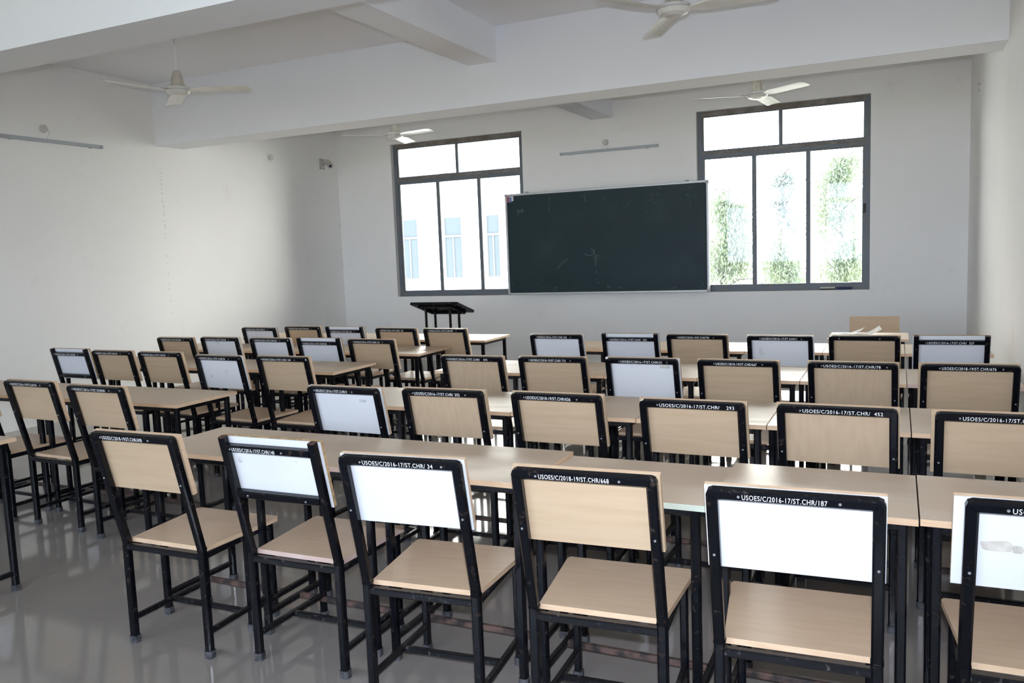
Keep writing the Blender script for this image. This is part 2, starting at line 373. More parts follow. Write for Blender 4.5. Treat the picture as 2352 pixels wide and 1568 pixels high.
def chair_proto(kind, white, mp, dx=0, worn=False, sag=0):
    root = bpy.data.objects.new('student_chair', None); root.empty_display_size = .1; COL.objects.link(root)
    black = BLACK
    f = link('backrest_frame', frame_mesh(kind), black, root)
    p = link('backrest', panel_mesh(kind, white, dx), [mp, CHIP if kind == 'post' else EDGE], root)
    if kind == 'post':
        for sg in (-1, 1):
            bm = bmesh.new(); sweep(bm, [backp(sg * PX, SL, -tw / 2), backp(sg * PX, SL + .0015, -tw / 2)], tw - .002, tw - .002, nrm); link('post_end', bm, RUST, f)
    # screws
    sc = [(-.135, SL - tw / 2), (.115, SL - tw / 2), (-PX, SL - .20), (PX, SL - .20)] if kind == 'hoop' else [(-.155, SL - .042), (.12, SL - .042), (-.14, SL - .235), (.13, SL - .235)]
    for (x, s) in sc:
        bm = bmesh.new(); cyl(bm, backp(x, s, -.001), backp(x, s, .0022), .0045, .0032, 10); link('screw', bm, STEEL, f)
    # seat: wider at the front, rounded front corners
    bm = bmesh.new(); pr = [(-.196, .034), (.206, .034), (.232, .435), (.224, .452), (-.222, .452), (-.230, .435)]
    lo = [bm.verts.new((x, y, SZ - .018)) for x, y in pr]; hi = [bm.verts.new((x, y, SZ)) for x, y in pr]
    bm.faces.new(lo).material_index = 1; bm.faces.new(hi).material_index = 0
    for i in range(6): bm.faces.new((lo[i], lo[(i + 1) % 6], hi[(i + 1) % 6], hi[i])).material_index = 1
    link('seat', bm, [SEATM, EDGEP if sag else EDGE], root)
    fx, fy, lw = .196 - .0, .422, .027
    bm = bmesh.new(); zr = SZ - .018 - .0135
    sweep(bm, [(-PX + .014, .015, zr), (PX - .014, .015, zr)], lw, .026, (0, 1, 0))
    sweep(bm, [(-fx + .013, fy, zr), (fx - .013, fy, zr)], lw, .026, (0, 1, 0))
    for s in (-1, 1): sweep(bm, [(s * PX, .03, zr), (s * fx, fy - .013, zr)], .025, .026, (1, 0, 0))
    link('seat_frame', bm, BLACK2, root)
    for s in (-1, 1):
        bm = bmesh.new(); sweep(bm, [(s * PX, tw / 2, .012), (s * PX, tw / 2, KZ)], tw, tw, (1, 0, 0)); l = link('leg', bm, BLACK, root)
        bm = bmesh.new(); sweep(bm, [(s * PX, tw / 2, 0), (s * PX, tw / 2, .03)], tw + .007, tw + .007, (1, 0, 0)); link('foot_cap', bm, RUBBER, l)
        bm = bmesh.new(); sweep(bm, [(s * fx, fy, .012), (s * fx, fy, SZ - .019)], lw, lw, (1, 0, 0)); l = link('leg', bm, BLACK, root)
        bm = bmesh.new(); sweep(bm, [(s * fx, fy, 0), (s * fx, fy, .03)], lw + .008, lw + .008, (1, 0, 0)); link('foot_cap', bm, RUBBER, l)
        bm = bmesh.new(); sweep(bm, [(s * PX, tw - .002, .105), (s * fx, fy - .013, .105)], .022, .022, (1, 0, 0)); link('stretcher', bm, BLACK2, root)
    bm = bmesh.new(); sweep(bm, [(-(PX + fx) / 2 + .010, .225, .105), ((PX + fx) / 2 - .010, .225, .105)], .022, .022, (0, 1, 0)); link('stretcher', bm, BLACK2, root)
    return root
M_INS = Matrix((Vector((1, 0, 0)), updir, nrm)).transposed().to_4x4()
used = set()
def chair(x, y, rz, kind, surf, txt, tx, twid, label, group, dx=0, gap=None, sag=0, marks=None):
    """x, y: where the top of the back stands"""
    key = (kind, surf, dx, sag)
    if key not in proto:
        proto[key] = chair_proto(kind, surf in ('white', 'dirty'), {'white': WHITE, 'dirty': DIRTYWHITE, 'beige': BEIGE, 'beigev': BEIGEV}[surf], dx, sag=sag)
        o = proto[key]
    else: o = copy_tree(proto[key])
    for c in [c for c in o.children_recursive if c.name.split('.')[0] in ('inscription', 'mark', 'tape_remnant')]: bpy.data.objects.remove(c)
    a = R(rz); o.location = (x - math.sin(a) * -TY * -1 * 0 + math.sin(a) * TY * 1, y - TY * math.cos(a), 0)
    o.rotation_euler = (0, 0, a); tag(o, label, 'chair', group)
    f = [c for c in o.children if c.name.startswith('backrest_frame')][0]
    scs = sorted([c for c in f.children if c.name.split('.')[0] == 'screw'], key=lambda c: -c.data.vertices[0].co.z)[:2]
    scs.sort(key=lambda c: c.data.vertices[0].co.x)
    if txt:
        second = tx + twid * .80 if '  ' in txt else tx + twid + .03
        for c_, want, was in zip(scs, (tx - .009, second), ((-.135, .115) if kind == 'hoop' else (-.155, .12))): c_.location.x = want - WR - was
        me = text_mesh(txt, twid, .0145); me.materials.append(LETTER)
        t = mk('inscription', me, f); mm = M_INS.copy()
        mm.translation = backp(tx - WR, (SL - tw / 2 if kind == 'hoop' else SL - .042) - .0070, .0009)
        t.matrix_local = mm
    if marks:
        p = [c for c in o.children if c.name.split('.')[0] == 'backrest'][0]
        for (mx_, ms, mw, mh, mt, nm) in marks:
            bm = bmesh.new(); n_ = 9; vs = []
            for i in range(n_):
                aa = 2 * math.pi * i / n_; k = .85 + .3 * rnd.random()
                ca, sa = math.cos(aa), math.sin(aa)
                vs.append(bm.verts.new((mw * k * math.copysign(abs(ca) ** .45, ca), mh * k * math.copysign(abs(sa) ** .45, sa), 0)))
            bm.faces.new(vs); q = link(nm, bm, mt, p); mm = M_INS.copy(); mm.translation = backp(mx_, SL - ms, -tw + .0006); q.matrix_local = mm
    return o
P16, P18 = 'USOES/C/2016-17/ST.CHR/', 'USOES/C/2018-19/ST.CHR/'
SMUDGE = mat('grey_smudge', (.50, .50, .52), .5, col2=(.70, .70, .71), scale=40)
G1 = 'chairs of the nearest row on the right'
chair(-2.693, 2.204, 1.3, 'hoop', 'beige', P18 + '698', .075, .215, 'beige-backed chair numbered 698, leftmost of the nearest row', G1)
chair(-2.079, 2.272, 1.0, 'post', 'white', P16 + '140', .06, .20, 'white-backed chair numbered 140 with two posts rising above its rail', G1, sag=1, marks=[(-.165, .10, .010, .014, SMUDGE, 'mark'), (.10, .09, .006, .003, SMUDGE, 'mark')])
chair(-1.452, 2.179, 4.5, 'hoop', 'white', P16 + ' 34', .095, .255, 'white-backed chair numbered 34, third from the left in the nearest row', G1)
chair(-.827, 2.19, 3.2, 'hoop', 'beige', P18 + '668', .09, .215, 'beige-backed chair numbered 668, in the nearest row between two white-backed chairs', G1)
chair(-.238, 2.158, 2.5, 'hoop', 'white', P16 + '187', .095, .21, 'clean white-backed chair numbered 187, nearest row, second from the right', G1, dx=-.002)
chair(.378, 2.235, 1.5, 'hoop', 'white', P16 + '5', .10, .225, 'white-backed chair with torn tape on its back, cut off by the right edge', G1, dx=-.018, marks=[(-.145, .135, .035, .016, TAPE, 'tape_remnant'), (-.10, .14, .012, .012, TAPE, 'tape_remnant')])
G2 = 'chairs of the second row on the right'
chair(-2.542, 3.351, -1.0, 'hoop', 'white', P16 + '3', .06, .20, 'white-backed chair numbered 3 with a smudge, leftmost of the second row', G2, marks=[(.10, .075, .022, .008, SMUDGE, 'mark')])
chair(-1.987, 3.394, 1.0, 'hoop', 'beigev', P16 + ' 302', .075, .25, 'beige-backed chair numbered 302 in the second row', G2)
chair(-1.401, 3.404, -.5, 'hoop', 'beige', P18 + '626', .08, .22, 'beige-backed chair numbered 626 in the second row', G2)
chair(-.775, 3.364, -.6, 'hoop', 'beige', P16 + '    293', .09, .31, 'beige-backed chair numbered 293 in the second row', G2)
chair(-.212, 3.372, -1.5, 'hoop', 'beigev', P16 + '  452', .10, .29, 'beige-backed chair numbered 452, second row from the front of the photo', G2, dx=.0)
chair(.353, 3.355, 0, 'hoop', 'beige', P16 + '213', .09, .26, 'beige-backed chair numbered 213, cut off by the right edge, second row', G2, dx=-.006)
G3 = 'chairs of the third row on the right'
chair(-2.462, 4.6, -1.0, 'hoop', 'beigev', P16 + '    474', .055, .29, 'beige-backed chair numbered 474, leftmost of the third row on the right', G3)
chair(-1.921, 4.63, .2, 'hoop', 'beige', P18 + ' 721', .085, .235, 'beige-backed chair numbered 721 in the third row on the right', G3)
chair(-1.36, 4.649, -1.5, 'hoop', 'dirty', P16 + '31', .10, .25, 'white-backed chair numbered 31, the only white one of the third row on the right', G3, marks=[(.135, .055, .030, .009, TAPE, 'tape_remnant')])
chair(-.806, 4.64, -1.2, 'hoop', 'beige', P18 + '667', .105, .225, 'beige-backed chair in the third row on the right, just right of the white-backed one', G3)
chair(-.212, 4.645, -1.8, 'hoop', 'beigev', P16 + '78', .08, .28, 'beige-backed chair numbered 78 in the third row on the right', G3)
chair(.335, 4.65, 1.5, 'hoop', 'beige', P18 + '676', .095, .24, 'beige-backed chair numbered 676, rightmost of the third row', G3, dx=-.004)
G4 = 'chairs of the farthest row on the right'
chair(-2.415, 5.93, -2.0, 'hoop', 'white', P16 + ' 353', .07, .25, 'white-backed chair at the left end of the farthest row on the right', G4)
chair(-1.847, 6.021, -.6, 'post', 'white', P16 + '  252', .07, .29, 'white-backed chair with raised posts, second of the farthest row on the right', G4)
chair(-1.33, 5.985, -1.5, 'hoop', 'beige', P18 + '705', .09, .23, 'dull beige-backed chair, third of the farthest row on the right', G4)
chair(-.742, 5.95, -2.0, 'hoop', 'dirty', P16 + '1', .10, .24, 'white-backed chair numbered 1 in the farthest row on the right', G4)
chair(-.20, 5.99, -1.2, 'hoop', 'beige', None, 0, 0, 'beige-backed chair without lettering, in front of the teacher\'s table', G4)
chair(.325, 6.01, 1.5, 'post', 'white', P16 + '  237', .08, .27, 'white-backed chair with raised posts beside the right wall, farthest row', G4)
G5 = 'chairs of the nearest row on the left'
chair(-5.27, 3.13, -1, 'hoop', 'white', P16 + '90', .08, .24, 'white-edged chair cut off by the left edge, beside two beige-backed chairs', G5)
chair(-4.657, 3.14, -1.5, 'hoop', 'beige', P16 + '75', .08, .24, 'beige-backed chair by the left edge, second from the aisle in its row', G5)
chair(-4.021, 3.085, -.9, 'hoop', 'beige', P16 + '81', .065, .26, 'beige-backed chair at the aisle end of the nearest row on the left', G5)
G6 = 'chairs of the second row on the left'
for (x, y, r_, k, s, n_, l) in [(-6.185, 4.55, -1.5, 'post', 'white', '98', 'white-backed chair with raised posts, leftmost of its row by the left wall'),
    (-5.616, 4.496, -1.2, 'hoop', 'beige', '27', 'beige-backed chair just right of the raised-post chair by the left wall'),
    (-5.071, 4.47, -1.3, 'hoop', 'beige', '65', 'beige-backed chair just left of the stained white-backed one, left block'),
    (-4.375, 4.361, -2.0, 'hoop', 'dirty', '70', 'stained white-backed chair pulled back, second from the aisle in its row'),
    (-3.814, 4.384, -.2, 'hoop', 'beige', ' 144', 'beige-backed chair beside the aisle, right of the stained white-backed one')]:
    chair(x, y, r_, k, s, P16 + n_, .06, .25, l, G6, marks=[(-.12, .165, .007, .010, SMUDGE, 'mark')] if s == 'dirty' else None)
G7 = 'chairs of the third row on the left'
for (x, y, r_, k, s, n_, l) in [(-5.953, 5.44, -2.0, 'hoop', 'beige', '305', 'beige-backed chair, leftmost of the left block\'s third row'),
    (-5.474, 5.496, -1.8, 'hoop', 'dirty', '20', 'white-backed chair with a smudged corner, second of the left block\'s third row'),
    (-4.882, 5.476, -2.0, 'hoop', 'white', '331', 'white-backed chair in the middle of the left block\'s third row'),
    (-4.391, 5.509, -1.0, 'post', 'white', '323', 'white-backed chair with raised posts, second from the aisle, third row'),
    (-3.826, 5.453, -1.8, 'hoop', 'beige', ' 23', 'beige-backed chair with a dark dot, aisle end of the third row')]:
    chair(x, y, r_, k, s, P16 + n_, .07, .25, l, G7)
G8 = 'chairs of the farthest row on the left'
for (x, y, r_, k, s, n_, l) in [(-5.824, 6.389, -2.5, 'hoop', 'white', '14', 'white-backed chair, leftmost of the farthest row on the left'),
    (-5.372, 6.508, -1.9, 'hoop', 'beige', '238', 'beige-backed chair, second of the farthest row on the left'),
    (-4.846, 6.486, -2.0, 'post', 'white', ' 231', 'white-backed chair with raised posts, middle of the farthest row on the left'),
    (-4.182, 6.368, -2.2, 'hoop', 'beige', '  455', 'beige-backed chair, second from the aisle in the farthest row on the left'),
    (-3.662, 6.365, -2.5, 'hoop', 'beige', '387', 'beige-backed chair in front of the lectern, at the aisle end')]:
    chair(x, y, r_, k, s, P16 + n_, .07, .25, l, G8)

# ------------------------------------------------------------------ desks
DZ = .766
dproto = {}
def desk(x0, x1, y0, y1, label, group, edge='tan', dz=0):
    w, d = x1 - x0, y1 - y0; key = (round(w, 3), round(d, 3), edge, dz)
    if key in dproto: o = copy_tree(dproto[key])
    else:
        o = bpy.data.objects.new('student_desk', None); o.empty_display_size = .1; COL.objects.link(o); dproto[key] = o
        z = DZ - dz; bm = bmesh.new(); fs = box(bm, .0022, w - .0022, 0, d, z - .020, z, 1); fs[1].material_index = 0
        link('desktop', bm, [DESKM, {'tan': EDGE, 'green': EDGEG, 'pink': EDGEP}[edge]], o)
        i, t = .045, .030; zt = z - .020; ya, yb = .038, d - .05
        bm = bmesh.new(); zr = zt - .0145
        for yy in (ya, yb): sweep(bm, [(i, yy, zr), (w - i, yy, zr)], .026, .028, (0, 1, 0))
        for xx in (i, w - i): sweep(bm, [(xx, ya + .013, zr), (xx, yb - .013, zr)], .026, .028, (1, 0, 0))
        link('desk_frame', bm, BLACK, o)
        for xx in (i, w - i):
            for yy in (ya, yb):
                bm = bmesh.new(); sweep(bm, [(xx, yy, .012), (xx, yy, zt - .001)], t, t, (1, 0, 0)); l = link('leg', bm, BLACK, o)
                bm = bmesh.new(); sweep(bm, [(xx, yy, 0), (xx, yy, .03)], t + .007, t + .007, (1, 0, 0)); link('foot_cap', bm, RUBBER, l)
            bm = bmesh.new(); sweep(bm, [(xx, ya + .014, .09), (xx, yb - .014, .09)], .024, .024, (1, 0, 0)); link('stretcher', bm, BLACK2, o)
        bm = bmesh.new(); sweep(bm, [(i + .012, (ya + yb) / 2, .09), (w - i - .012, (ya + yb) / 2, .09)], .024, .024, (0, 1, 0)); link('footrest_bar', bm, REDWORN, o)
    o.location = (x0, y0, 0); tag(o, label, 'desk', group); return o
def row(xs, y0, y1, names, group, edges={}, dzs={}, dys={}):
    for i, (a, b) in enumerate(zip(xs, xs[1:])):
        dy = dys.get(i, 0)
        desk(a, b, y0 + dy, y1 + dy, names[i], group, edges.get(i, 'tan'), dzs.get(i, 0))
def nm(fmt, words_): return [fmt % w for w in words_]
row([-3.04, -2.456, -1.814, -1.174, -.537, .065, .68], 2.553, 3.046,
    ['desk whose free left end juts into the aisle, nearest long row', 'desk with a pinkish front edge in the nearest long row', 'dusty desk between the pinkish-edged and the green-edged one',
     'slightly lower desk with a pale green front edge', 'dusty desk just right of the green-edged lower one', 'beige desk cut off by the right edge, nearest row'],
    'desks of the nearest row on the right', {1: 'pink', 3: 'green'}, {3: .014}, {3: -.012, 4: .004, 5: .012})
row([-3.02, -2.42, -1.78, -1.12, -.52, .06, .66], 3.735, 4.30,
    ['second-row desk half hidden by the smudged white-backed chair', 'second-row desk with whitish sheen, second from the aisle', 'second-row desk third from the aisle, right block', 'second-row desk with strong white window glare, fourth from the aisle',
     'second-row desk second from the right end', 'second-row desk at the right edge of the photo'], 'desks of the second row on the right')
row([-2.97, -2.31, -1.71, -1.11, -.51, .055, .62], 5.01, 5.61,
    ['aisle-end desk of the third row on the right', 'third-row desk with window glare, second from the aisle, right block', 'desk beyond the only white-backed chair of the third row on the right', 'third-row desk fourth from the aisle, right block',
     'third-row desk second from the right wall', 'third-row desk with a pinkish edge beside the right wall'], 'desks of the third row on the right', {5: 'pink'})
row([-2.62, -2.14, -1.58, -1.045, -.49, .055, .60], 6.36, 6.95,
    ['desk behind the white-backed chair at the left end of the farthest right row', 'desk behind the raised-post chair of the farthest right row', 'desk behind the dull beige chair of the farthest right row',
     'desk beyond the white-backed chair just left of the teacher\'s table', 'desk just before the teacher\'s table', 'desk beside the right wall in the farthest row'], 'desks of the farthest row on the right')
row([-6.84, -6.23, -5.62, -5.02, -4.42, -3.80], 3.46, 3.95,
    ['beige desk against the left edge of the photo, near the left wall', 'beige desk one place right of the wall-side desk, nearest left row', 'beige desk beyond the white-edged chair at the left edge',
     'beige desk second from the aisle in the nearest full left row', 'beige desk at the aisle corner of the nearest full left row'], 'desks of the nearest full row on the left')
row([-6.62, -6.0, -5.4, -4.81, -4.25, -3.68], 4.79, 5.33,
    ['desk beyond the leftmost raised-post chair by the left wall', 'desk beyond the chair right of the raised-post one, left wall side', 'desk in the middle of the left block\'s second row',
     'desk beyond the stained white-backed chair', 'desk with a free aisle corner in the left block\'s second row'], 'desks of the second row on the left')
row([-6.60, -6.0, -5.4, -4.82, -4.22, -3.62], 5.86, 6.40,
    ['wall-side desk of the left block\'s third row', 'second desk from the wall in the left block\'s third row', 'middle desk of the left block\'s third row',
     'second desk from the aisle in the left block\'s third row', 'desk with a whitish sheen at the aisle end of the third row'], 'desks of the third row on the left')
row([-6.50, -5.9, -5.3, -4.70, -4.10, -3.52], 6.90, 7.46,
    ['wall-side desk of the farthest row on the left', 'second desk from the wall, farthest row on the left', 'middle desk of the farthest row on the left',
     'second desk from the aisle, farthest row on the left', 'aisle-end desk nearest the lectern'], 'desks of the farthest row on the left')
desk(-4.51, -3.91, 2.045, 2.565, 'desk cut off by the left edge, of which one corner and leg show', 'desk at the left edge')

# ------------------------------------------------------------------ teacher's table, chair, papers
t = empty('teacher_table', (-.215, 7.29, 0), 0, 'pale table with papers beyond the farthest row of chairs', 'table')
bm = bmesh.new(); fs = box(bm, -.305, .305, 0, .52, .746, .766, 1); fs[1].material_index = 0; link('tabletop', bm, [DESKM, EDGE], t)
bm = bmesh.new()
for yy in (.05, .47): sweep(bm, [(-.26, yy, .731), (.26, yy, .731)], .026, .028, (0, 1, 0))
for xx in (-.26, .26): sweep(bm, [(xx, .063, .731), (xx, .457, .731)], .026, .028, (1, 0, 0))
link('table_frame', bm, BLACK, t)
for xx in (-.26, .26):
    for yy in (.05, .47):
        bm = bmesh.new(); sweep(bm, [(xx, yy, 0), (xx, yy, .745)], .032, .032, (1, 0, 0)); link('leg', bm, BLACK, t)
    bm = bmesh.new(); sweep(bm, [(xx, .066, .10), (xx, .454, .10)], .022, .022, (1, 0, 0)); link('stretcher', bm, BLACK2, t)
# a chair facing the class
c = chair_proto('hoop', False, BEIGE, 0); c.name = 'teacher_chair'
c.location = (-.19, 8.35, 0); c.scale = (.95, .95, .92); c.rotation_euler = (0, 0, R(180)); tag(c, 'beige-backed chair facing the class behind the teacher\'s table', 'chair')
def sheet(x, y, w, d, rz, lift, fold, label, m1=PAPER, z=.7675, red=False):
    o = empty('newspaper', (x, y, z), R(rz), label, 'newspaper', 'loose newspapers on the teacher\'s table')
    bm = bmesh.new(); n_ = 12; top = []; bot = []
    for j in range(n_ + 1):
        u = j / n_; zz = lift * max(0, (u - fold)) ** 1.4 / (1 - fold) ** 1.4
        top.append([bm.verts.new((u * w, v * d, zz + .0012 + .004 * math.sin(3 * v + u * 5) * u)) for v in (0, .5, 1)])
    for a, b in zip(top, top[1:]):
        for k in range(2): bm.faces.new((a[k], b[k], b[k + 1], a[k + 1]))
    g = bmesh.ops.solidify(bm, geom=list(bm.faces), thickness=.0012)
    link('page', bm, m1, o)
    if red:
        bm = bmesh.new(); box(bm, w * .3, w * .55, d * .1, d * .6, .004, .0048); link('picture', bm, PAPRED, o)
    return o
sheet(-.50, 7.36, .28, .28, 4, .006, .3, 'flat open newspaper at the left of the table')
sheet(-.46, 7.40, .19, .26, -6, .050, .15, 'folded newspaper with a lifted corner, on the left of the pile', z=.776)
sheet(-.30, 7.42, .19, .26, 5, .060, .35, 'newspaper whose right corner curls up highest', z=.7735)
# ------------------------------------------------------------------ lectern
L = empty('lectern', (-4.80, 8.15, 0), 0, 'black steel lectern with a sloping top below the left window', 'lectern')
bm = bmesh.new(); M = Matrix.Translation((0, 0, 1.055)) @ Matrix.Rotation(R(-17), 4, 'X')
box(bm, -.31, .31, 0, .42, -.030, 0, 0, M); link('reading_top', bm, BLACK, L)
bm = bmesh.new()
for a, b in [((-.22, .05), (.22, .05)), ((-.22, .36), (.22, .36)), ((-.22, .05), (-.22, .36)), ((.22, .05), (.22, .36))]:
    sweep(bm, [M @ Vector((*a, -.045)), M @ Vector((*b, -.045))], .028, .028, M.to_3x3() @ Vector((0, 0, 1)))
link('top_bracket', bm, BLACK, L)
for xx in (-.16, .16):
    for yy in (.09, .30):
        bm = bmesh.new(); zt = (M @ Vector((0, yy, -.05))).z; sweep(bm, [(xx, yy, 0), (xx, yy, zt)], .026, .026, (1, 0, 0)); link('post', bm, BLACK, L)
bm = bmesh.new(); box(bm, -.24, .24, .0, .40, .0, .03); link('base_plate', bm, BLACK, L)

# ------------------------------------------------------------------ blackboard
BX0, BX1, BZ0, BZ1, BY = -5.06, -2.19, .985, 2.41, YF - .065
b = empty('chalkboard', (0, BY, 0), 0, 'dark green chalkboard in an aluminium frame hung between the two windows', 'chalkboard')
bm = bmesh.new(); box(bm, BX0 + .02, BX1 - .02, 0, .03, BZ0 + .02, BZ1 - .02); link('writing_surface', bm, BOARDM, b)
bm = bmesh.new(); fwd = .028
box(bm, BX0, BX0 + fwd, -.012, .035, BZ0, BZ1, 0, None, .004); box(bm, BX1 - fwd, BX1, -.012, .035, BZ0, BZ1, 0, None, .004)
box(bm, BX0 + fwd, BX1 - fwd, -.012, .035, BZ0, BZ0 + fwd, 0, None, .004); box(bm, BX0 + fwd, BX1 - fwd, -.012, .035, BZ1 - fwd, BZ1, 0, None, .004)
link('board_frame', bm, ALU, b)
for xx in (BX0, BX1):
    for zz in (BZ0, BZ1):
        bm = bmesh.new(); sx_ = 1 if xx == BX0 else -1; sz_ = 1 if zz == BZ0 else -1
        box(bm, *sorted((xx - sx_ * .003, xx + sx_ * .04)), -.016, .037, *sorted((zz - sz_ * .003, zz + sz_ * .04)), 0, None, .006); link('corner_cap', bm, CLIPP, b)
for xx in (-4.73, -2.47):
    bm = bmesh.new(); box(bm, xx - .02, xx + .02, .0, .04, BZ1 + .001, BZ1 + .02); cyl(bm, (xx, -.006, BZ1 + .012), (xx, .004, BZ1 + .012), .008); link('hanging_clip', bm, CLIPP, b)
st = bmesh.new()
box(st, BX0 + .03, BX0 + .055, -.002, .001, BZ1 - .115, BZ1 - .032, 0); box(st, BX0 + .055, BX0 + .10, -.002, .001, BZ1 - .115, BZ1 - .045, 1); box(st, BX0 + .055, BX0 + .13, -.002, .001, BZ1 - .045, BZ1 - .032, 2); box(st, BX0 + .10, BX0 + .13, -.002, .001, BZ1 - .10, BZ1 - .045, 2)
link('sticker', st, [STRED, STBLU, STWH], b)
def stroke(bm, pts, w):
    pts = [Vector((p[0], 0, p[1])) for p in pts]; L_, R_ = [], []
    for i, p in enumerate(pts):
        d_ = (pts[min(i + 1, len(pts) - 1)] - pts[max(i - 1, 0)]).normalized(); n_ = Vector((d_.z, 0, -d_.x)) * w * (.5 + .5 * rnd.random())
        L_.append(bm.verts.new(p + n_ - Vector((0, .0012, 0)))); R_.append(bm.verts.new(p - n_ - Vector((0, .0012, 0))))
    for i in range(len(pts) - 1): bm.faces.new((L_[i], L_[i + 1], R_[i + 1], R_[i]))
bw, bh = BX1 - BX0, BZ1 - BZ0
def uv(px, py):  # crop pixel of the board picture -> x, z on the board
    u = (px - 75) / (2210 - 75); tl = 190 + (50 - 190) * u; bl = 1270 + (1235 - 1270) * u
    return BX0 + u * bw * 1.0, BZ1 - (py - tl) / (bl - tl) * bh
bm = bmesh.new()
for pts, w in [([(945, 825), (975, 840), (1020, 840), (1050, 820), (1040, 795), (1015, 765)], .0035), ([(1045, 770), (1055, 820), (1060, 880), (1065, 920), (1060, 960)], .003), ([(1065, 835), (1125, 850)], .002),
               ([(1065, 840), (1095, 880)], .002), ([(1065, 850), (1070, 890), (1080, 930)], .002), ([(1065, 1000), (1075, 1030), (1060, 1025)], .003), ([(970, 180), (965, 230), (975, 275)], .003), ([(583, 215), (583, 290)], .0028), ([(570, 310), (572, 375)], .0018),
               ([(1185, 1150), (1190, 1185), (1220, 1190)], .003), ([(1305, 1180), (1320, 1192)], .005), ([(1840, 1200), (1885, 1180)], .0022), ([(600, 1190), (635, 1185), (620, 1220)], .003), ([(640, 985), (700, 920), (760, 880)], .004)]:
    stroke(bm, [uv(*p) for p in pts], w)
link('chalk_mark', bm, CHALKF, b)
bm = bmesh.new()
for _ in range(46):
    px = rnd.choice([rnd.uniform(110, 2180), rnd.uniform(1600, 2190)]); py = rnd.choice([rnd.uniform(90, 300), rnd.uniform(1130, 1215), rnd.uniform(120, 420)])
    py = max(py, 200 - px * .06); a = rnd.uniform(-1.5, 1.5); l = rnd.uniform(4, 22)
    stroke(bm, [uv(px, py), uv(px + l * math.cos(a), py + l * math.sin(a)), uv(px + 1.6 * l * math.cos(a + .4), py + 1.6 * l * math.sin(a + .4))], .0018)
link('chalk_fleck', bm, CHALKF, b)
me = text_mesh('Trib', .10, .055, 'chalk_writing', .3); me.materials.append(CHALKF); q = mk('chalk_writing', me, b); q.location = (uv(215, 400)[0], -.0015, uv(215, 400)[1]); q.rotation_euler = (R(90), R(-18), 0)
# dusters on the right window sill
for i, (x0, mt, lab) in enumerate([(-.86, CREAM, 'cream chalkboard duster lying on the right window sill'), (-.67, NAVY, 'navy blue chalkboard duster at the right end of the window sill')]):
    o = empty('chalkboard_duster', (x0, YF + .036, WZ[0] + .004), R(2 - 5 * i), lab, 'duster', 'chalkboard dusters')
    bm = bmesh.new(); box(bm, 0, .17, -.025, .025, .0, .016, 0, None, .003); link('felt_pad', bm, NAVY if i else DARK, o)
    bm = bmesh.new(); box(bm, 0, .17, -.025, .025, .016, .035, 0, None, .004); link('duster_block', bm, mt, o)

# ------------------------------------------------------------------ tube light battens and round boxes
def batten(loc, length, rz, label):
    o = empty('tube_light_batten', loc, rz, label, 'light fitting', 'grey light battens without tubes')
    bm = bmesh.new(); box(bm, 0, length, -.030, -.001, -.018, .018, 0, None, .003); link('channel', bm, GREYB, o)
    for s in (.004, length - .024):
        bm = bmesh.new(); box(bm, s, s + .02, -.045, -.030, -.018, .014, 0, None, .003); link('tube_holder', bm, GREYB, o)
    for s in (.14, length - .16):
        bm = bmesh.new(); box(bm, s, s + .02, -.034, -.001, -.026, -.018); link('clip', bm, CLIPP, o)
    return o
batten((-4.22, YF, 2.905), 1.38, 0, 'grey empty tube light batten above the chalkboard')
batten((XL, 5.32, 2.91), 1.2, R(90), 'grey empty tube light batten high on the left wall')
def jbox(loc, rz, label, wire=None, plate=True):
    o = empty('round_junction_box', loc, rz, label, 'junction box', 'round wall boxes')
    bm = bmesh.new()
    if plate: box(bm, -.06, .06, -.004, 0, -.085, .06, 0, None, .001)
    link('back_plate', bm, PLASTER, o) if plate else bm.free()
    bm = bmesh.new(); cyl(bm, (0, -.003, -.01), (0, -.028, -.01), .043, .040, 20); cyl(bm, (0, -.028, -.01), (0, -.034, -.01), .022, .02, 16); link('box_body', bm, BOXP, o, smooth=False)
    if wire:
        bm = bmesh.new(); pts = [Vector((.01, -.03, -.01)), Vector((.035, -.045, -.03)), Vector((.045, -.03, -.06)), Vector((.035, -.012, wire + .015)), Vector((.03, -.012, wire))]
        for p, q in zip(pts, pts[1:]): cyl(bm, p, q, .003, seg=6)
        link('wire', bm, BOXP, o)
    return o
jbox((-3.57, YF, 3.02), 0, 'round junction box above the chalkboard batten', -.09, False)
jbox((XL, 5.84, 3.04), R(90), 'round junction box with a hanging wire above the left wall batten', -.11)
jbox((XL, 9.25, 3.05), R(90), 'round junction box on the left wall near the security camera')
jbox((XR, 9.5, 3.03), R(-90), 'round junction box high on the right wall')
# security camera
s = empty('security_camera', (XL, 10.40, 3.04), R(90), 'small beige bullet security camera on the left wall near the corner', 'camera')
bm = bmesh.new(); box(bm, -.06, .06, -.012, 0, -.08, .08, 0, None, .004); link('wall_plate', bm, BOXP, s)
bm = bmesh.new()
for xx, zz in ((-.045, .065), (.045, .065), (-.045, -.065), (.045, -.065)): cyl(bm, (xx, -.012, zz), (xx, -.015, zz), .007, seg=8)
link('screw', bm, DARK, s)
bm = bmesh.new(); cyl(bm, (0, -.012, .0), (0, -.05, 0), .028, .026, 16); cyl(bm, (0, -.05, 0), (-.02, -.10, .005), .018, .018, 14); link('bracket', bm, CLIPP, s)
ax = Vector((-.60, -.70, -.38)).normalized(); pc = Vector((.02, -.10, .02))
bm = bmesh.new(); cyl(bm, pc, pc + ax * .17, .038, .038, 20); cyl(bm, pc + Vector((0, 0, .006)), pc + ax * .19 + Vector((0, 0, .008)), .043, .045, 20); link('camera_body', bm, FAND, s)
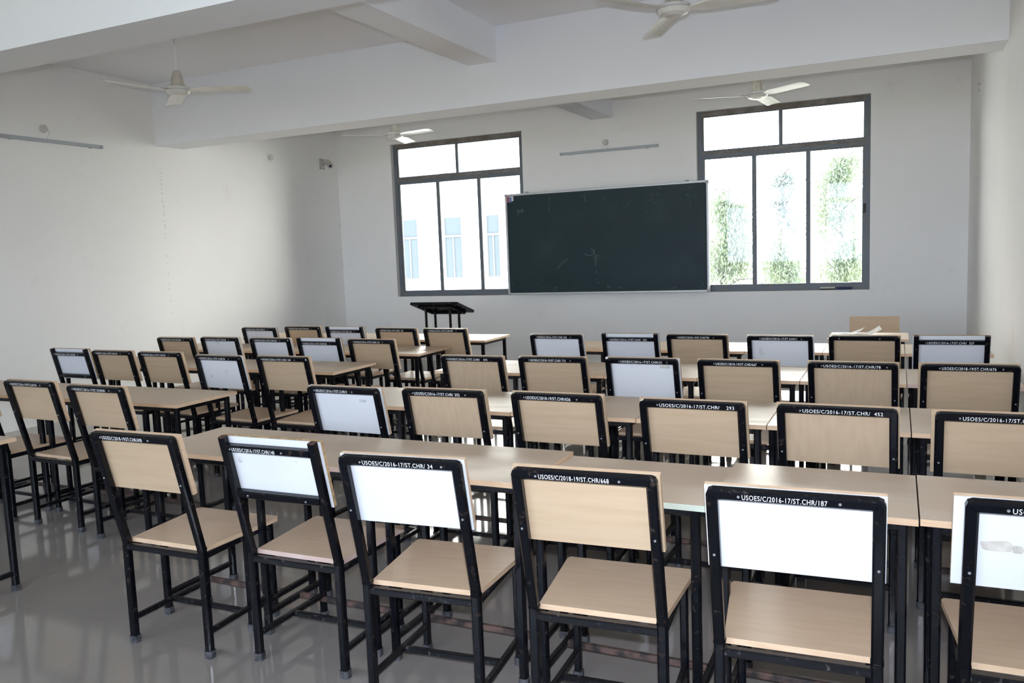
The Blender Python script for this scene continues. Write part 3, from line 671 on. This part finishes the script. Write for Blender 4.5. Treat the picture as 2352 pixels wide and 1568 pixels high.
bm = bmesh.new(); cyl(bm, pc + ax * .165, pc + ax * .194, .036, .036, 20); link('lens_ring', bm, CLIPP, s)
bm = bmesh.new(); cyl(bm, pc + ax * .19, pc + ax * .197, .019, .017, 18); link('lens', bm, LENS, s)

# ------------------------------------------------------------------ ceiling fans
def blade_bm(r1):
    bm = bmesh.new(); n_ = 14; T, B_ = [], []
    for i in range(n_ + 1):
        u = i / n_; r = .105 + (r1 - .105) * u; w = (.030 + .044 * min(1, u * 5)) * (1 if u < .96 else .86)
        sw = .018 * min(1, u * 4)
        T.append([]); B_.append([])
        for v in (-1, -.55, 0, .55, 1):
            z = -.15 * (v * w - sw) + .006 * (1 - v * v) - .005 * u; x = r; y = v * w - sw
            T[-1].append(bm.verts.new((x, y, z + .0015))); B_[-1].append(bm.verts.new((x, y, z - .0015)))
    for i in range(n_):
        for k in range(4):
            bm.faces.new((T[i][k], T[i + 1][k], T[i + 1][k + 1], T[i][k + 1])); bm.faces.new((B_[i][k], B_[i][k + 1], B_[i + 1][k + 1], B_[i + 1][k]))
        bm.faces.new((T[i][0], B_[i][0], B_[i + 1][0], T[i + 1][0])); bm.faces.new((T[i][4], T[i + 1][4], B_[i + 1][4], B_[i][4]))
    for e in (0, n_):
        for k in range(4): bm.faces.new((T[e][k], T[e][k + 1], B_[e][k + 1], B_[e][k]))
    return bm
def fan_proto():
    o = bpy.data.objects.new('ceiling_fan', None); COL.objects.link(o); o.empty_display_size = .1
    H = ZC - 3.13
    bm = bmesh.new(); cyl(bm, (0, 0, .10), (0, 0, H - .02), .0095, seg=12); link('down_rod', bm, PLASTER, o, smooth=True)
    bm = bmesh.new(); lathe(bm, [(0, H - .001), (.055, H - .001), (.055, H - .012), (.03, H - .05), (.0, H - .06)]); link('ceiling_cup', bm, FANW, o)
    bm = bmesh.new(); lathe(bm, [(0, .185), (.018, .183), (.034, .172), (.042, .145), (.046, .125), (.050, .120), (.056, .085), (.062, .055), (.064, .040), (0, .040)]); link('canopy', bm, FAND, o, smooth=False)
    bm = bmesh.new(); lathe(bm, [(0, .045), (.085, .042), (.108, .030), (.112, .018), (.112, .010), (.104, -.004), (.090, -.022), (.055, -.036), (0, -.040)], seg=40); link('motor_housing', bm, FANW, o, smooth=False)
    bm = bmesh.new(); lathe(bm, [(.1125, .012), (.1150, .012), (.1150, .006), (.1125, .006)], seg=40); link('trim_ring', bm, CLIPP, o)
    for k in range(3):
        rz = Matrix.Rotation(k * 2 * math.pi / 3, 4, 'Z'); bm = blade_bm(.66); bm.transform(rz); bl = link('blade', bm, FANW, o)
        bm = bmesh.new(); box(bm, .085, .165, -.022, .016, .008, .013, 0, Matrix.Rotation(k * 2 * math.pi / 3, 4, 'Z'))
        for (a, b_) in ((.12, -.012), (.12, .008), (.15, -.002)): cyl(bm, rz @ Vector((a, b_, .013)), rz @ Vector((a, b_, .017)), .004, seg=8)
        link('blade_arm', bm, FANW, bl)
    return o
fp = None
for (x, y, z, ph, lab) in [(-5.87, 5.65, 3.13, 22, 'cream ceiling fan over the left block, in front of the big beam'), (-1.36, 5.62, 3.13, 0, 'cream ceiling fan cut off by the top edge of the photo'),
                        (-5.87, 9.2, 3.13, 106, 'cream ceiling fan seen against the front wall beside the left window'), (-1.36, 9.22, 3.13, 84, 'cream ceiling fan just above the right window')]:
    if fp is None: fp = fan_proto(); o = fp
    else: o = copy_tree(fp)
    o.location = (x, y, 3.13); o.rotation_euler = (0, 0, R(ph)); tag(o, lab, 'ceiling fan', 'ceiling fans')

# ------------------------------------------------------------------ outdoors
GZ = -3.6
bm = bmesh.new(); box(bm, -120, 120, 5, 160, GZ - .3, GZ); tag(link('ground', bm, SAND), kind='structure')
bm = bmesh.new(); box(bm, -120, 120, -130, 5, GZ - .3, GZ); tag(link('ground_behind', bm, mat('dark_rear_ground', (.24, .25, .20), .95, col2=(.30, .28, .22), scale=.4)), kind='structure')  # unseen ground added behind, kept dark so less light bounces in
B = empty('building', (0, 28, GZ), 0, 'white building with tall bluish windows seen through the left window', 'building')
bm = bmesh.new(); box(bm, -34, -11.5, 0, 9, 0, 9.2); link('building_wall', bm, BWALL, B)
for (a, b_) in ((-21.4, -20.55), (-17.75, -17.05), (-15.80, -15.10), (-13.98, -13.5)):
    z0, z1 = .75 - GZ, 3.05 - GZ
    bm = bmesh.new(); box(bm, a, b_, -.03, 0.0, z0, z1); f = link('window', bm, BGLASS, B)
    bm = bmesh.new(); box(bm, a - .05, a, -.06, 0, z0, z1); box(bm, b_, b_ + .05, -.06, 0, z0, z1); box(bm, a, b_, -.06, -.03, z0 + 1.55, z0 + 1.63); box(bm, (a + b_) / 2 - .025, (a + b_) / 2 + .025, -.06, -.03, z0, z0 + 1.55)
    link('window_bars', bm, BFRAME, f)
bm = bmesh.new(); box(bm, -34.2, -11.3, -.3, 9.2, 9.2, 9.5); link('parapet', bm, BWALL, B)
lp = empty('street_lamp', (-11.6, 20.0, GZ), 0, 'thin curved lamp post outside the upper pane of the left window', 'street lamp')
bm = bmesh.new(); pts = [Vector((0, 0, 0)), Vector((0, 0, 6.9)), Vector((.05, 0, 7.2)), Vector((.2, 0, 7.4)), Vector((.45, 0, 7.43))]
for p, q in zip(pts, pts[1:]): cyl(bm, p, q, .035, seg=8)
link('post', bm, BFRAME, lp); bm = bmesh.new(); box(bm, .38, .62, -.06, .06, 7.33, 7.42); link('lamp_head', bm, BFRAME, lp)
def tree(x, y, h, spread, n_leaf, m, label, seed, droop=.5, hue='tree'):
    q = random.Random(seed); o = empty(hue, (x, y, GZ), 0, label, 'tree', 'trees outside the right window')
    bm = bmesh.new(); tips = []
    P_ = Vector((0, 0, 0)); r0 = .10
    trunk = [P_]
    for i in range(8): P_ = P_ + Vector((q.uniform(-.12, .12), q.uniform(-.1, .1), h / 8)); trunk.append(P_)
    for i, (a, b_) in enumerate(zip(trunk, trunk[1:])): cyl(bm, a, b_, r0 * (1 - i / 9), r0 * (1 - (i + 1) / 9), 7)
    for i in range(46):
        k = q.uniform(2.6, 7.9); a = trunk[int(k)].lerp(trunk[min(8, int(k) + 1)], k % 1); ang = q.uniform(0, 6.28)
        ln = spread * q.uniform(.5, 1.0) * (1.15 - k / 9); el = q.uniform(.1, .8)
        b_ = a + Vector((math.cos(ang) * ln, math.sin(ang) * ln, ln * el)); mid = a.lerp(b_, .5) + Vector((0, 0, .1 * ln))
        cyl(bm, a, mid, .022, .014, 5); cyl(bm, mid, b_, .014, .006, 5); tips += [(mid, b_), (a.lerp(mid, .5), mid)]
    link('trunk', bm, BARK, o)
    bm = bmesh.new()
    for i in range(n_leaf):
        a, b_ = q.choice(tips); p = a.lerp(b_, q.random()) + Vector((q.gauss(0, .16), q.gauss(0, .16), q.gauss(0, .16) - droop * q.random() * .6))
        d_ = Vector((q.gauss(0, .5), q.gauss(0, .5), -droop - q.random() * .5)).normalized() * q.uniform(.07, .16)
        w = d_.cross(Vector((q.gauss(0, 1), q.gauss(0, 1), q.gauss(0, 1)))).normalized() * q.uniform(.012, .022)
        bm.faces.new([bm.verts.new(p), bm.verts.new(p + d_ * .5 + w), bm.verts.new(p + d_), bm.verts.new(p + d_ * .5 - w)])
    f = link('foliage', bm, m, o); f['kind'] = 'stuff'
tree(-3.75, 21, 6.7, 1.7, 15000, LEAF, 'feathery tree with drooping leaves in the left pane of the right window', 3, .8)
tree(-3.25, 25, 7.2, 1.6, 12000, LEAFB, 'slim grey-green tree in the middle pane of the right window', 5, .4)
tree(-2.15, 20, 5.5, 1.6, 13000, LEAF, 'low bushy tree in the middle pane of the right window', 8, .5)
tree(-1.2, 22, 7.2, 1.8, 16000, LEAF, 'pale green tree filling the right pane of the right window', 11, .5)
tree(-.6, 25, 6.6, 1.8, 10000, LEAFB, 'greyer tree low behind the pale green one, right pane', 14, .4)
